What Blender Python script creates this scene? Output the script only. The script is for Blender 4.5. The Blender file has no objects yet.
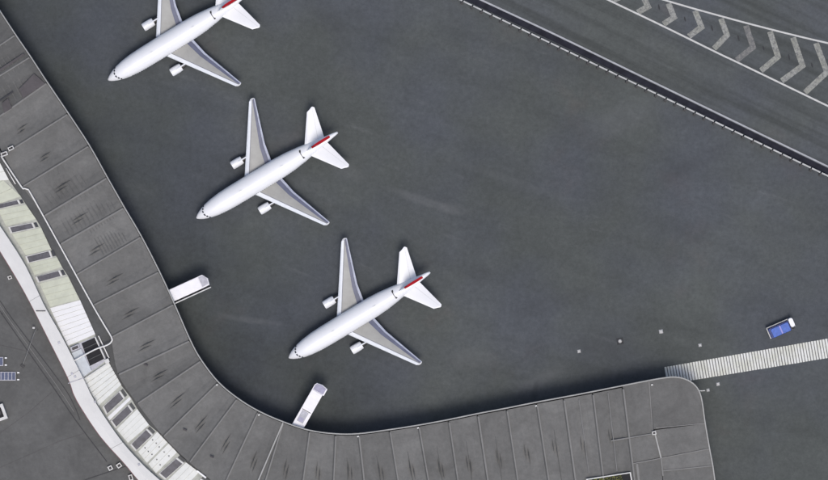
import bpy, bmesh, math, random
from mathutils import Vector, Matrix
random.seed(7)
R = math.radians
SC = bpy.context.scene
COL = SC.collection

# ------------------------------------------------------------------ camera, sky, sun, exposure
H = 900.0          # flying height of the camera, metres
S = 0.23           # metres of ground per photo unit
cam = bpy.data.cameras.new('camera'); camo = bpy.data.objects.new('camera', cam); COL.objects.link(camo)
camo.location = (0, 0, H); camo.rotation_euler = (0, 0, 0)
cam.sensor_width = 36.0; cam.lens = 36.0 * H / (828 * S)
cam.clip_start = 10; cam.clip_end = 8000
SC.camera = camo

SUN_EL, SUN_AZ = 69.0, 170.0      # azimuth clockwise from +Y: the sun stands towards the bottom of the picture
w = bpy.data.worlds.new('World'); SC.world = w; w.use_nodes = True
nt = w.node_tree; bg = nt.nodes['Background']
sky = nt.nodes.new('ShaderNodeTexSky'); sky.sky_type = 'NISHITA'; sky.sun_disc = False
sky.sun_elevation = R(SUN_EL); sky.sun_rotation = R(SUN_AZ)
sky.air_density = 0.8; sky.dust_density = 3.5; sky.ozone_density = 0.6
nt.links.new(sky.outputs[0], bg.inputs[0]); bg.inputs[1].default_value = 0.13
sl = bpy.data.lights.new('sun', 'SUN'); sl.energy = 1.3; sl.angle = R(20); sl.color = (1, 0.975, 0.935)
so = bpy.data.objects.new('sun', sl); COL.objects.link(so)
a, e = R(SUN_AZ), R(SUN_EL)
sdir = Vector((math.sin(a) * math.cos(e), math.cos(a) * math.cos(e), math.sin(e)))
so.rotation_euler = sdir.to_track_quat('Z', 'Y').to_euler(); so.location = sdir * 300
SC.view_settings.view_transform = 'Standard'; SC.view_settings.look = 'None'
SC.view_settings.gamma = 1; SC.view_settings.exposure = 0.20
SC.view_settings.use_curve_mapping = False

# ------------------------------------------------------------------ materials
def new_mat(name):
    m = bpy.data.materials.new(name); m.use_nodes = True
    return m, m.node_tree, m.node_tree.nodes['Principled BSDF']

def N(nt, t, **kw):
    n = nt.nodes.new(t)
    for k, v in kw.items(): setattr(n, k, v)
    return n

def mixc(nt, fac, c1, c2, mode='MIX'):
    n = N(nt, 'ShaderNodeMix', data_type='RGBA', blend_type=mode)
    for i, v in ((0, fac), (6, c1), (7, c2)):
        if hasattr(v, 'links') or hasattr(v, 'is_linked'): nt.links.new(v, n.inputs[i])
        elif i == 0: n.inputs[0].default_value = v
        else: n.inputs[i].default_value = (*v, 1)
    return n.outputs[2]

def ramp(nt, src, p0, p1, v0=0.0, v1=1.0):
    n = N(nt, 'ShaderNodeMapRange'); nt.links.new(src, n.inputs[0])
    n.inputs[1].default_value = p0; n.inputs[2].default_value = p1
    n.inputs[3].default_value = v0; n.inputs[4].default_value = v1
    return n.outputs[0]

def noise(nt, scale, detail=4, rough=0.55, rot=0.0, stretch=(1, 1, 1), dist=0.0, off=(0, 0, 0)):
    g = N(nt, 'ShaderNodeNewGeometry'); mp = N(nt, 'ShaderNodeMapping', vector_type='TEXTURE')
    mp.inputs['Rotation'].default_value = (0, 0, rot)
    mp.inputs['Scale'].default_value = stretch
    mp.inputs['Location'].default_value = off
    n = N(nt, 'ShaderNodeTexNoise')
    n.inputs['Scale'].default_value = scale; n.inputs['Detail'].default_value = detail
    n.inputs['Roughness'].default_value = rough; n.inputs['Distortion'].default_value = dist
    nt.links.new(g.outputs['Position'], mp.inputs[0]); nt.links.new(mp.outputs[0], n.inputs[0])
    return n.outputs[0]

def bump(nt, b, src, strength, dist):
    n = N(nt, 'ShaderNodeBump'); n.inputs['Strength'].default_value = strength
    n.inputs['Distance'].default_value = dist
    nt.links.new(src, n.inputs['Height']); nt.links.new(n.outputs[0], b.inputs['Normal'])

def paint(name, col, rough=0.5, metal=0.0, var=0.1, scale=0.8, coat=0.0, spec=0.5, dirt=None):
    m, nt, b = new_mat(name)
    f = ramp(nt, noise(nt, scale, 5), 0.3, 0.7)
    c = mixc(nt, f, tuple(x * (1 - var) for x in col), tuple(min(1, x * (1 + var * 0.6)) for x in col))
    if dirt:
        f2 = ramp(nt, noise(nt, scale * 3.1, 6, 0.7, off=(31, 7, 3)), 0.55, 0.78, 0, dirt[1])
        c = mixc(nt, f2, c, dirt[0])
    nt.links.new(c, b.inputs['Base Color'])
    b.inputs['Roughness'].default_value = rough; b.inputs['Metallic'].default_value = metal
    b.inputs['Coat Weight'].default_value = coat; b.inputs['Coat Roughness'].default_value = 0.15
    b.inputs['Specular IOR Level'].default_value = spec
    return m

def asphalt(name, lo, hi, road=False):
    m, nt, b = new_mat(name)
    big = ramp(nt, noise(nt, 0.022, 5, 0.55, dist=0.6), 0.32, 0.68)
    c = mixc(nt, big, lo, hi)
    # bluish and greenish cast in broad irregular fields
    cast = ramp(nt, noise(nt, 0.035, 3, 0.5, off=(200, 50, 0)), 0.4, 0.62)
    c = mixc(nt, cast, c, mixc(nt, 1.0, c, (0.98, 0.98, 1.13), 'MULTIPLY'))
    warm = ramp(nt, noise(nt, 0.05, 4, 0.6, off=(-90, 150, 0)), 0.6, 0.72, 0, 0.7)
    c = mixc(nt, warm, c, mixc(nt, 1.0, c, (1.12, 1.0, 0.98), 'MULTIPLY'))
    mid = ramp(nt, noise(nt, 0.16, 9, 0.82, dist=0.25), 0.3, 0.7, 0.86, 1.13)
    cc = N(nt, 'ShaderNodeCombineColor'); [nt.links.new(mid, cc.inputs[i]) for i in range(3)]
    c = mixc(nt, 1.0, c, cc.outputs[0], 'MULTIPLY')
    # oil and tyre darkening in long soft smears, pale scuffs
    rot = R(-25.5) if road else R(-17)
    st = (32, 1, 1) if road else (7, 1, 1)
    sm = ramp(nt, noise(nt, 0.42 if road else 0.16, 3, 0.55, rot=rot, stretch=st), 0.42 if road else 0.5, 0.66 if road else 0.72, 0, 0.62 if road else 0.22)
    c = mixc(nt, sm, c, tuple(x * 0.55 for x in lo))
    sc = ramp(nt, noise(nt, 0.30, 5, 0.65, rot=R(-20), stretch=(6, 1, 1), off=(55, 21, 0)), 0.62, 0.78, 0, 0.32)
    c = mixc(nt, sc, c, (0.155, 0.16, 0.162))
    sp = ramp(nt, noise(nt, 1.35, 3, 0.7, off=(5, 5, 5)), 0.70, 0.78, 0, 0.3)
    c = mixc(nt, sp, c, (0.16, 0.165, 0.165))
    dk = ramp(nt, noise(nt, 0.8, 4, 0.7, off=(75, 15, 5)), 0.66, 0.76, 0, 0.45)
    c = mixc(nt, dk, c, tuple(x * 0.6 for x in lo))
    fine = ramp(nt, noise(nt, 0.9, 7, 0.9), 0.3, 0.7, 0.76, 1.24)
    cc = N(nt, 'ShaderNodeCombineColor'); [nt.links.new(fine, cc.inputs[i]) for i in range(3)]
    c = mixc(nt, 1.0, c, cc.outputs[0], 'MULTIPLY')
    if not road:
        # terminal-side shade painted into the asphalt colour, fading outwards with a ragged edge
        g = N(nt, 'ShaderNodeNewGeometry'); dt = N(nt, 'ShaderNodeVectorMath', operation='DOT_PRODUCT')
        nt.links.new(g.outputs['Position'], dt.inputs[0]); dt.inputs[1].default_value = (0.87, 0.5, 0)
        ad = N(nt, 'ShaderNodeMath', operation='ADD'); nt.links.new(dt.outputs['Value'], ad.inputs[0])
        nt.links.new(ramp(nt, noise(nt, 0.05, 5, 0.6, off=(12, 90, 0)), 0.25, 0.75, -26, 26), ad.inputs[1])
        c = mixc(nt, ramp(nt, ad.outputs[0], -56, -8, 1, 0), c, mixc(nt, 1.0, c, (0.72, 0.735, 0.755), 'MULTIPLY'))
        for (px, py, ln, wd, an, col, amt) in SCUFFS:
            mp = N(nt, 'ShaderNodeMapping', vector_type='TEXTURE'); gr = N(nt, 'ShaderNodeTexGradient', gradient_type='SPHERICAL')
            mp.inputs['Location'].default_value = ((px - 414) * S, (240 - py) * S, 0); mp.inputs['Rotation'].default_value = (0, 0, R(an))
            mp.inputs['Scale'].default_value = (ln * S, wd * S, 50)
            nt.links.new(g.outputs['Position'], mp.inputs[0]); nt.links.new(mp.outputs[0], gr.inputs[0])
            mu = N(nt, 'ShaderNodeMath', operation='MULTIPLY'); nt.links.new(ramp(nt, gr.outputs[0], 0, 0.6, 0, amt), mu.inputs[0])
            nt.links.new(ramp(nt, noise(nt, 0.5, 5, 0.7), 0.3, 0.6, 0.3, 1), mu.inputs[1])
            c = mixc(nt, mu.outputs[0], c, col)
    nt.links.new(c, b.inputs['Base Color']); b.inputs['Roughness'].default_value = 0.88
    b.inputs['Specular IOR Level'].default_value = 0.3
    bump(nt, b, noise(nt, 6, 4), 0.3, 0.02)
    return m

def roofing(name, col, var=0.16, ribs=False):
    m, nt, b = new_mat(name)
    oi = N(nt, 'ShaderNodeObjectInfo')
    r = ramp(nt, oi.outputs['Random'], 0, 1, 1 - var * 0.55, 1 + var * 0.4)
    cc = N(nt, 'ShaderNodeCombineColor'); [nt.links.new(r, cc.inputs[i]) for i in range(3)]
    c = mixc(nt, 1.0, col, cc.outputs[0], 'MULTIPLY')
    f = ramp(nt, noise(nt, 0.14, 6, 0.65, dist=0.8), 0.3, 0.7, 0.80, 1.17)
    cc = N(nt, 'ShaderNodeCombineColor'); [nt.links.new(f, cc.inputs[i]) for i in range(3)]
    c = mixc(nt, 1.0, c, cc.outputs[0], 'MULTIPLY')
    f = ramp(nt, noise(nt, 1.1, 6, 0.85, off=(9, 4, 2)), 0.3, 0.7, 0.84, 1.15)
    cc = N(nt, 'ShaderNodeCombineColor'); [nt.links.new(f, cc.inputs[i]) for i in range(3)]
    c = mixc(nt, 1.0, c, cc.outputs[0], 'MULTIPLY')
    st = ramp(nt, noise(nt, 0.45, 7, 0.8, off=(19, 44, 2), dist=0.6), 0.58, 0.76, 0, 0.5)
    c = mixc(nt, st, c, tuple(x * 0.55 for x in col))
    pl = ramp(nt, noise(nt, 0.35, 6, 0.7, off=(-19, 64, 2)), 0.62, 0.80, 0, 0.35)
    c = mixc(nt, pl, c, tuple(x * 1.45 for x in col))
    nt.links.new(c, b.inputs['Base Color']); b.inputs['Roughness'].default_value = 0.7
    b.inputs['Specular IOR Level'].default_value = 0.35
    bump(nt, b, noise(nt, 2.2, 5), 0.25, 0.03)
    return m

LT, DKK = (0.15, 0.155, 0.157), (0.045, 0.047, 0.052)
SCUFFS = [(424, 201, 46, 6, -19, LT, .34), (452, 209, 22, 7, -10, LT, .25), (470, 360, 30, 14, 0, LT, .25), (540, 380, 36, 9, 25, LT, .28), (620, 120, 50, 20, 20, LT, .22),
          (346, 170, 26, 10, -30, LT, .2), (700, 160, 60, 10, 28, DKK, .3), (560, 300, 60, 12, 15, DKK, .25), (480, 275, 16, 12, 0, DKK, .35), (330, 20, 40, 14, -60, DKK, .3),
          (776, 352, 16, 11, 20, DKK, .35), (535, 392, 14, 4, 80, DKK, .5), (600, 345, 50, 16, -5, DKK, .3), (510, 180, 90, 5, -18, LT, .10), (250, 320, 40, 4, -8, LT, .25), (290, 150, 30, 20, 60, LT, .2)]
M = {}
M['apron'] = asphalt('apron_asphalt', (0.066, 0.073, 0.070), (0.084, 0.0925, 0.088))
M['road'] = asphalt('road_asphalt', (0.078, 0.086, 0.082), (0.092, 0.100, 0.096), road=True)
M['roof'] = roofing('grey_membrane', (0.137, 0.137, 0.131), 0.28)
M['roof2'] = roofing('old_grey_membrane', (0.096, 0.097, 0.094))
M['corr'] = roofing('corrugated_sheet', (0.122, 0.122, 0.118))
M['roofdark'] = roofing('dark_membrane', (0.076, 0.069, 0.072))
M['joint'] = paint('joint_sealant', (0.045, 0.045, 0.047), 0.8)
M['seam'] = paint('seam_cap', (0.175, 0.175, 0.17), 0.6, dirt=((0.07, 0.07, 0.07), 0.6))
M['trim'] = paint('pale_edge_metal', (0.28, 0.285, 0.28), 0.45, 0.1, dirt=((0.2, 0.2, 0.2), 0.7))
M['gutter'] = roofing('gutter_membrane', (0.080, 0.083, 0.083))
M['wall'] = paint('concrete_wall', (0.30, 0.295, 0.28), 0.8, var=0.15, dirt=((0.15, 0.15, 0.14), 0.5))
M['glass'] = paint('dark_glass', (0.030, 0.035, 0.045), 0.12, var=0.3, scale=0.3)
M['skyglass'] = paint('skylight_glass', (0.075, 0.075, 0.090), 0.25, var=0.35, scale=1.2)
M['darkhole'] = paint('black_opening', (0.018, 0.018, 0.02), 0.9)
M['cream'] = paint('cream_sheet_metal', (0.54, 0.56, 0.45), 0.5, var=0.10, scale=0.5, dirt=((0.36, 0.37, 0.31), 0.55))
M['creamwhite'] = paint('offwhite_sheet_metal', (0.72, 0.73, 0.69), 0.5, var=0.06, dirt=((0.45, 0.45, 0.42), 0.45))
M['whitesheet'] = paint('white_sheet_metal', (0.80, 0.80, 0.79), 0.5, var=0.04, dirt=((0.55, 0.55, 0.53), 0.35))
M['band'] = paint('white_walkway_roof', (0.62, 0.62, 0.60), 0.5, var=0.06, scale=0.25, dirt=((0.5, 0.5, 0.5), 0.3))
M['redtrim'] = paint('dark_red_edge', (0.20, 0.09, 0.10), 0.6)
M['creambase'] = paint('cream_base', (0.42, 0.43, 0.38), 0.7, var=0.2, dirt=((0.2, 0.2, 0.18), 0.6))
M['bluesheet'] = paint('pale_blue_sheet', (0.50, 0.54, 0.57), 0.4, dirt=((0.3, 0.3, 0.3), 0.3))
M['frame'] = paint('grey_white_frame', (0.58, 0.58, 0.56), 0.5, dirt=((0.3, 0.3, 0.3), 0.4))
M['pipe'] = paint('pale_pipe', (0.72, 0.71, 0.68), 0.4, dirt=((0.4, 0.4, 0.4), 0.3))
M['line'] = paint('road_line_paint', (0.52, 0.52, 0.50), 0.7, var=0.12, scale=1.0, dirt=((0.2, 0.2, 0.2), 0.45))
M['kerb'] = paint('pale_concrete_kerb', (0.37, 0.38, 0.40), 0.8, var=0.15, dirt=((0.12, 0.12, 0.13), 0.6))
M['kerb_strip'] = paint('dark_strip_surface', (0.024, 0.025, 0.034), 0.8, var=0.35, scale=0.5, spec=0.1)
M['rail'] = paint('galvanised_rail', (0.38, 0.39, 0.39), 0.4, 0.2, var=0.2, dirt=((0.22, 0.22, 0.22), 0.6))
M['post'] = paint('dark_steel', (0.035, 0.035, 0.037), 0.6)
M['rubber'] = paint('rubber', (0.022, 0.022, 0.022), 0.85)
M['aircraft'] = paint('white_aircraft_paint', (0.80, 0.81, 0.82), 0.28, var=0.035, scale=0.25, coat=0.3)
M['wing'] = paint('wing_skin_grey', (0.335, 0.335, 0.315), 0.45, var=0.12, scale=0.45, dirt=((0.25, 0.25, 0.24), 0.4))
M['slat'] = paint('slat_paint', (0.70, 0.73, 0.76), 0.3, var=0.06, scale=0.9)
M['flap'] = paint('flap_blue_grey', (0.12, 0.13, 0.19), 0.4, var=0.2, scale=0.5)
M['slatgap'] = paint('slat_gap_grey', (0.20, 0.205, 0.23), 0.5)
M['flapedge'] = paint('flap_edge', (0.42, 0.45, 0.54), 0.35, var=0.2, scale=0.6)
M['red'] = paint('red_livery', (0.36, 0.003, 0.010), 0.6, var=0.1, spec=0.15)
M['exhaust'] = paint('burnt_metal', (0.10, 0.095, 0.09), 0.4, 0.7)
M['bridgewhite'] = paint('bridge_roof_white', (0.82, 0.81, 0.83), 0.5, var=0.05, scale=0.6, dirt=((0.6, 0.6, 0.6), 0.3))
M['bridgegrey'] = paint('bridge_grey', (0.46, 0.46, 0.50), 0.6, var=0.2, scale=1.5, dirt=((0.3, 0.3, 0.3), 0.5))
M['lilac'] = paint('bridge_hood_lilac', (0.36, 0.35, 0.46), 0.6, var=0.15, scale=1.2)
M['blue'] = paint('blue_tarpaulin', (0.055, 0.13, 0.48), 0.5, var=0.25, scale=1.6)
M['bluedark'] = paint('dark_blue_body', (0.018, 0.035, 0.16), 0.45, var=0.2)
M['blueband'] = paint('lavender_strap', (0.28, 0.28, 0.62), 0.5)
M['solar'] = paint('solar_cell', (0.07, 0.09, 0.16), 0.2, var=0.2, scale=2)
M['soil'] = paint('soil', (0.05, 0.045, 0.02), 0.9)
M['lamp'] = paint('marker_white', (0.45, 0.45, 0.44), 0.4)
M['slot'] = paint('tar_slot', (0.030, 0.031, 0.034), 0.8)
# worn paint: patches of asphalt grow through
def worn(name, col, amount):
    m, nt, b = new_mat(name)
    f = ramp(nt, noise(nt, 1.6, 6, 0.75, dist=0.5), 0.5 - amount, 0.72 - amount)
    f2 = ramp(nt, noise(nt, 0.35, 3, 0.6, off=(3, 8, 1)), 0.35, 0.65)
    c = mixc(nt, f2, col, tuple(x * y for x, y in zip(col, (0.86, 0.86, 0.78))))
    c = mixc(nt, f, c, (0.12, 0.122, 0.122))
    nt.links.new(c, b.inputs['Base Color']); b.inputs['Roughness'].default_value = 0.8
    return m
M['chev'] = worn('worn_chevron_paint', (0.31, 0.315, 0.295), 0.07)
M['chevfaded'] = worn('faded_chevron_paint', (0.25, 0.245, 0.235), 0.16)
M['zebra'] = worn('crossing_paint', (0.70, 0.71, 0.68), -0.07)
M['tip'] = paint('wingtip', (0.55, 0.56, 0.57), 0.4)
M['leaf'] = paint('shrub_leaf', (0.24, 0.25, 0.05), 0.7, var=0.5, scale=2.5)

# ------------------------------------------------------------------ helpers
def P(px, py, z=0.0):
    k = S * (H - z) / H
    return Vector(((px - 414) * k, (240 - py) * k, z))

def obj(name, verts, faces, mat, parent=None, kind=None, smooth=False, label=None):
    me = bpy.data.meshes.new(name)
    me.from_pydata([tuple(v) for v in verts], [], faces)
    bm = bmesh.new(); bm.from_mesh(me); bmesh.ops.recalc_face_normals(bm, faces=bm.faces); bm.to_mesh(me); bm.free()
    if smooth:
        for p in me.polygons: p.use_smooth = True
    me.materials.append(mat)
    o = bpy.data.objects.new(name, me); COL.objects.link(o)
    if parent: o.parent = parent
    if kind: o['kind'] = kind
    if label: o['label'] = label
    return o

def share(name, src, parent, loc, rz=0.0):
    o = bpy.data.objects.new(name, src); COL.objects.link(o); o.parent = parent
    o.location = loc; o.rotation_euler = (0, 0, rz)
    return o

def empty(name, loc, rz=0, label=None, cat=None, group=None, kind=None):
    o = bpy.data.objects.new(name, None); COL.objects.link(o)
    o.location = loc; o.rotation_euler = (0, 0, rz); o.empty_display_size = 0.5
    tag(o, label, cat, group, kind); return o

def tag(o, label=None, cat=None, group=None, kind=None):
    if label: o['label'] = label
    if cat: o['category'] = cat
    if group: o['group'] = group
    if kind: o['kind'] = kind
    return o

def copy_tree(o, parent=None):
    c = o.copy(); COL.objects.link(c)
    if parent: c.parent = parent
    for ch in list(o.children): copy_tree(ch, c)
    return c

class MB:
    def __init__(s): s.v = []; s.f = []
    def add(s, v, f):
        n = len(s.v); s.v += [tuple(x) for x in v]; s.f += [tuple(i + n for i in q) for q in f]
    def box(s, c, d, rz=0, ry=0):
        m = Matrix.Translation(c) @ Matrix.Rotation(rz, 4, 'Z') @ Matrix.Rotation(ry, 4, 'Y')
        v = [m @ Vector((x * d[0] / 2, y * d[1] / 2, z * d[2] / 2)) for x in (-1, 1) for y in (-1, 1) for z in (-1, 1)]
        s.add(v, [(0, 1, 3, 2), (4, 6, 7, 5), (0, 4, 5, 1), (2, 3, 7, 6), (0, 2, 6, 4), (1, 5, 7, 3)])
    def prism(s, lo, hi):
        n = len(lo)
        s.add(list(lo) + list(hi), [tuple(range(n))[::-1], tuple(range(n, 2 * n))] +
              [(i, (i + 1) % n, n + (i + 1) % n, n + i) for i in range(n)])
    def tube(s, pts, r, seg=8, caps=True, rs=None):
        rings = []; n = len(pts); up = Vector((0, 0, 1))
        for i, p in enumerate(pts):
            p = Vector(p); t = (Vector(pts[min(i + 1, n - 1)]) - Vector(pts[max(i - 1, 0)])).normalized()
            q = up if abs(t.z) < 0.95 else Vector((1, 0, 0))
            a = t.cross(q).normalized(); b = t.cross(a)
            rr = rs[i] if rs else r
            rings.append([p + (a * math.cos(2 * math.pi * k / seg) + b * math.sin(2 * math.pi * k / seg)) * rr for k in range(seg)])
        s.loft(rings, caps)
    def loft(s, rings, caps=True):
        m = len(rings[0]); v = [x for r in rings for x in r]; f = []
        for i in range(len(rings) - 1):
            for k in range(m):
                f.append((i * m + k, i * m + (k + 1) % m, (i + 1) * m + (k + 1) % m, (i + 1) * m + k))
        if caps: f.append(tuple(range(m))[::-1]); f.append(tuple(range((len(rings) - 1) * m, len(rings) * m)))
        s.add(v, f)
    def lathe_x(s, prof, c=(0, 0, 0), seg=20, caps=False):
        rings = [[Vector((c[0] + x, c[1] + r * math.cos(2 * math.pi * k / seg), c[2] + r * math.sin(2 * math.pi * k / seg))) for k in range(seg)] for x, r in prof]
        s.loft(rings, caps)
    def build(s, name, mat, parent=None, kind=None, smooth=False, label=None):
        return obj(name, s.v, s.f, mat, parent, kind, smooth, label)

def slab(name, px, z0, z1, mat, parent=None, **kw):
    m = MB(); m.prism([P(x, y, z1) * 1 for x, y in px], [P(x, y, z1) for x, y in px])
    n = len(px)
    for i in range(n): m.v[i] = (m.v[i][0], m.v[i][1], z0)
    return m.build(name, mat, parent, **kw)

def catmull(pts, sub=4):
    out = []
    n = len(pts)
    for i in range(n - 1):
        p0 = pts[max(i - 1, 0)]; p1 = pts[i]; p2 = pts[i + 1]; p3 = pts[min(i + 2, n - 1)]
        for k in range(sub):
            t = k / sub
            out.append(tuple(0.5 * ((2 * p1[j]) + (-p0[j] + p2[j]) * t + (2 * p0[j] - 5 * p1[j] + 4 * p2[j] - p3[j]) * t * t + (-p0[j] + 3 * p1[j] - 3 * p2[j] + p3[j]) * t ** 3) for j in (0, 1)))
    out.append(tuple(pts[-1])); return out

def ribbon_px(name, line, wpx, z, mat, parent=None, th=0.0, kind=None):
    """strip of given width along a line in plan"""
    pts = [P(x, y, z) for x, y in line]; L = []; Rr = []
    for i, p in enumerate(pts):
        t = (pts[min(i + 1, len(pts) - 1)] - pts[max(i - 1, 0)]).normalized(); nn = Vector((-t.y, t.x, 0))
        L.append(p + nn * wpx * S / 2); Rr.append(p - nn * wpx * S / 2)
    m = MB(); n = len(pts)
    if th <= 0:
        m.add(L + Rr, [(i, i + 1, n + i + 1, n + i) for i in range(n - 1)])
    else:
        rings = [[L[i], Rr[i], Rr[i] - Vector((0, 0, th)), L[i] - Vector((0, 0, th))] for i in range(n)]
        m.loft(rings)
    return m.build(name, mat, parent, kind)

# ------------------------------------------------------------------ ground and roads
def sheet(name, size, z, mat):
    o = obj(name, [(-size, -size, z), (size, -size, z), (size, size, z), (-size, size, z)], [(0, 1, 2, 3)], mat, kind='structure')
    return o
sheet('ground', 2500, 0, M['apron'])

K0 = [(420, -29), (481.7, 0), (552.4, 33), (640, 75.5), (740, 124), (828, 166.5), (900, 202), (980, 243)]
kl = catmull(K0, 4)
road_poly = kl + [(1100, 240), (1100, -150), (420, -150)]
slab('road', road_poly, 0.0, 0.02, M['road'], kind='structure')
ribbon_px('kerb', [(x, y) for x, y in kl], 1.7, 0.16, M['kerb'], th=0.15, kind='structure')
ribbon_px('dark_strip', [(x - 1.3, y + 3.9 + 0.0018 * (x - 480)) for x, y in kl], 5.8, 0.03, M['kerb_strip'], th=0.02, kind='structure')  # flat dark strip between the kerb and the guard rail
marks = empty('road_markings', P(720, 40, 0), kind='structure')
def rel(parent, o):
    o.matrix_parent_inverse = Matrix.Translation(-parent.location); return o
LA = catmull([(540, -33), (608.7, 0), (660, 24.5), (720, 54), (738, 62.5), (828, 106), (920, 151)], 4)
LB = catmull([(600, -20), (665, 0), (708, 12.4), (768, 28.5), (828, 43), (900, 58)], 4)
rel(marks, ribbon_px('edge_line', LA, 1.75, 0.04, M['line'], marks))
rel(marks, ribbon_px('edge_line', LB, 1.7, 0.04, M['line'], marks))
chev = [((619, -10), (622, -4), (612, 0.6), 0), ((643, -4), (648, 6.5), (637.5, 12.3), 0), ((668.3, 3.2), (674, 17), (663.5, 24), 0),
        ((695, 10.5), (701.5, 27), (688.7, 36.3), 0), ((721, 18.5), (727, 35), (714, 48.6), 0),
        ((746, 25.5), (753, 47), (736.8, 60), 1), ((770, 31.5), (778, 56.5), (761, 70.6), 0),
        ((793, 37.4), (802.6, 65.5), (781.8, 80.8), 0), ((816, 43), (827, 72), (805, 92.5), 0),
        ((840, 49), (850, 80), (829.5, 104), 0)]
for a_, b_, c_, f_ in chev:
    A, B, C = (P(*p, 0.035) for p in (a_, b_, c_)); w1 = 5.7 * S / 2
    n1 = Vector((1, 0.1, 0)); 
    d2 = (C - B).normalized(); n2 = Vector((-d2.y, d2.x, 0)) * -1
    d1 = (B - A).normalized(); n1 = Vector((-d1.y, d1.x, 0))
    if n1.x < 0: n1 = -n1
    if n2.x < 0: n2 = -n2
    bis = (n1 + n2).normalized(); bis = bis / bis.dot(n1)
    v = [A - n1 * w1 * 2 * 0.5, A + n1 * w1, B + bis * w1, B - bis * w1, C + n2 * w1, C - n2 * w1]
    rel(marks, obj('chevron_marking', v, [(0, 1, 2, 3), (3, 2, 4, 5)], M['chevfaded'] if f_ else M['chev'], marks))
slots = [(634, -4), (659, 7), (685, 19), (712, 28), (738.5, 38), (763.5, 48), (789, 57), (812, 65)]
for k, (x, y) in enumerate(slots[1:]):
    r_ = [2.7, 2.3, 2.9, 3.0, 2.4, 3.0, 2.4][k]
    A = P(x - 0.6, y - r_, 0.036); B = P(x + 0.6, y + r_, 0.036)
    d = (B - A).normalized(); n = Vector((-d.y, d.x, 0)) * 0.19
    rel(marks, obj('tar_patch', [A + n * .5, A - n * .5, (A + B) / 2 - n * 1.2, B - n * .4, B + n * .6, (A + B) / 2 + n], [(0, 1, 2, 3, 4, 5)], M['slot'], marks))

# zebra walkway across the apron
cw = empty('pedestrian_crossing', P(746, 360, 0), kind='structure')
u0 = Vector((664.5, 367.3)); u1 = Vector((828, 338.6)); ul = (u1 - u0).length; ud = (u1 - u0) / ul; un = Vector((-ud.y, ud.x))
pitch = 2.86
base_px = [u0 - ud * 0.3, u0 + ud * 235, u0 + ud * 235 + un * 19.6, u0 - ud * 0.3 + un * 17.6]
rel(cw, slab('crossing_base', [tuple(p) for p in base_px], 0.0, 0.012, paint('crossing_undercoat', (0.17, 0.168, 0.16), 0.8, var=0.2, dirt=((0.08, 0.08, 0.08), 0.6)), cw))
for k in range(82):
    s0 = k * pitch; wd = 17.4 + 0.011 * s0; w_ = 1.95 + random.uniform(-.1, .1); j = random.uniform(-.12, .12)
    q = [u0 + ud * s0 + un * (0 + j), u0 + ud * (s0 + w_) + un * j, u0 + ud * (s0 + w_) + un * (wd + j), u0 + ud * s0 + un * (wd + j)]
    rel(cw, obj('crossing_bar', [P(p.x, p.y, 0.03) for p in q], [(0, 1, 2, 3)], M['zebra'], cw))

# ------------------------------------------------------------------ safety barrier beside the dark strip
bar = empty('safety_barrier', P(640, 86, 0), 0, 'long galvanised guard rail on dark posts between the apron and the road', 'barrier')
p0, p1 = Vector((462.9, 0.9)), Vector((821, 172.6)); nseg = 37
bd = (p1 - p0) / nseg
ang = math.atan2(-bd.y, bd.x); seglen = bd.length * S
mb = MB(); mb.box((0, 0, 0), (seglen - 0.36, 0.34, 0.30)); rail_me = mb.build('rail_segment', M['rail']); 
mp = MB(); mp.box((0, -0.38, 0.42), (0.42, 0.55, 0.84)); mp.box((0, -0.38, 0.03), (0.6, 0.8, 0.06)); post_me = mp.build('post', M['post'])
for k in range(-8, nseg + 9):
    q = p0 + bd * (k + 0.5); c = P(q.x, q.y, 0.85) - bar.location
    t = bar.location
    share('rail_segment', rail_me.data, bar, (c.x, c.y, 0.85), ang)
    q = p0 + bd * (k + 1) + Vector((-0.2, 0.4)); c = P(q.x, q.y, 0) - bar.location
    share('post', post_me.data, bar, (c.x, c.y, 0), ang)
for o in (rail_me, post_me): bpy.data.objects.remove(o)

# ------------------------------------------------------------------ terminal building
ZR = 7.8
BZ = ZR - 14.0
T = empty('terminal_building', (0, 0, 0), 0, 'long curved terminal with grey panelled roof, cream skylight strip and white walkway roof', 'building')
outer = [(-30, -35), (-8, -1), (15, 34), (30, 56), (47, 82), (68, 113), (89, 145), (107, 177), (124, 207), (141, 236), (159, 271), (174, 303.5),
         (190, 340), (201, 360), (218, 382), (237, 398), (258, 411), (283, 422), (309, 430.5), (335, 434), (358, 434), (389, 430), (418, 425.5), (448, 420),
         (477, 414), (506, 408.5), (536, 402.5), (563, 397.5), (592, 392), (622, 386)]
inner = [(-92, 5), (-66, 38), (-40, 71), (-25, 90), (-10, 122), (3, 154), (22, 186), (44, 215), (60, 243.5), (76, 274), (93, 304.5), (110, 337),
         (118, 374), (137, 403), (163, 436), (189, 462), (222, 488), (257, 506), (297, 520), (330, 540), (370, 540), (407, 540), (438, 540), (466, 540),
         (496, 540), (526, 540), (557, 540), (583, 540), (610, 540), (641, 540)]
endcurve = [(649, 380.7), (665, 378), (675, 377.3), (685, 379.3), (695, 385.5), (701, 397), (705, 423), (709.5, 449), (712.7, 466), (716, 490), (723, 540)]
full = outer + endcurve
fo = catmull(full, 4); NO = len(outer)
fi = catmull(inner, 4)
roof = empty('roof', (0, 0, 0)); roof.parent = T
def inset_px(poly, cx, cy, d):
    return poly
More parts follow.
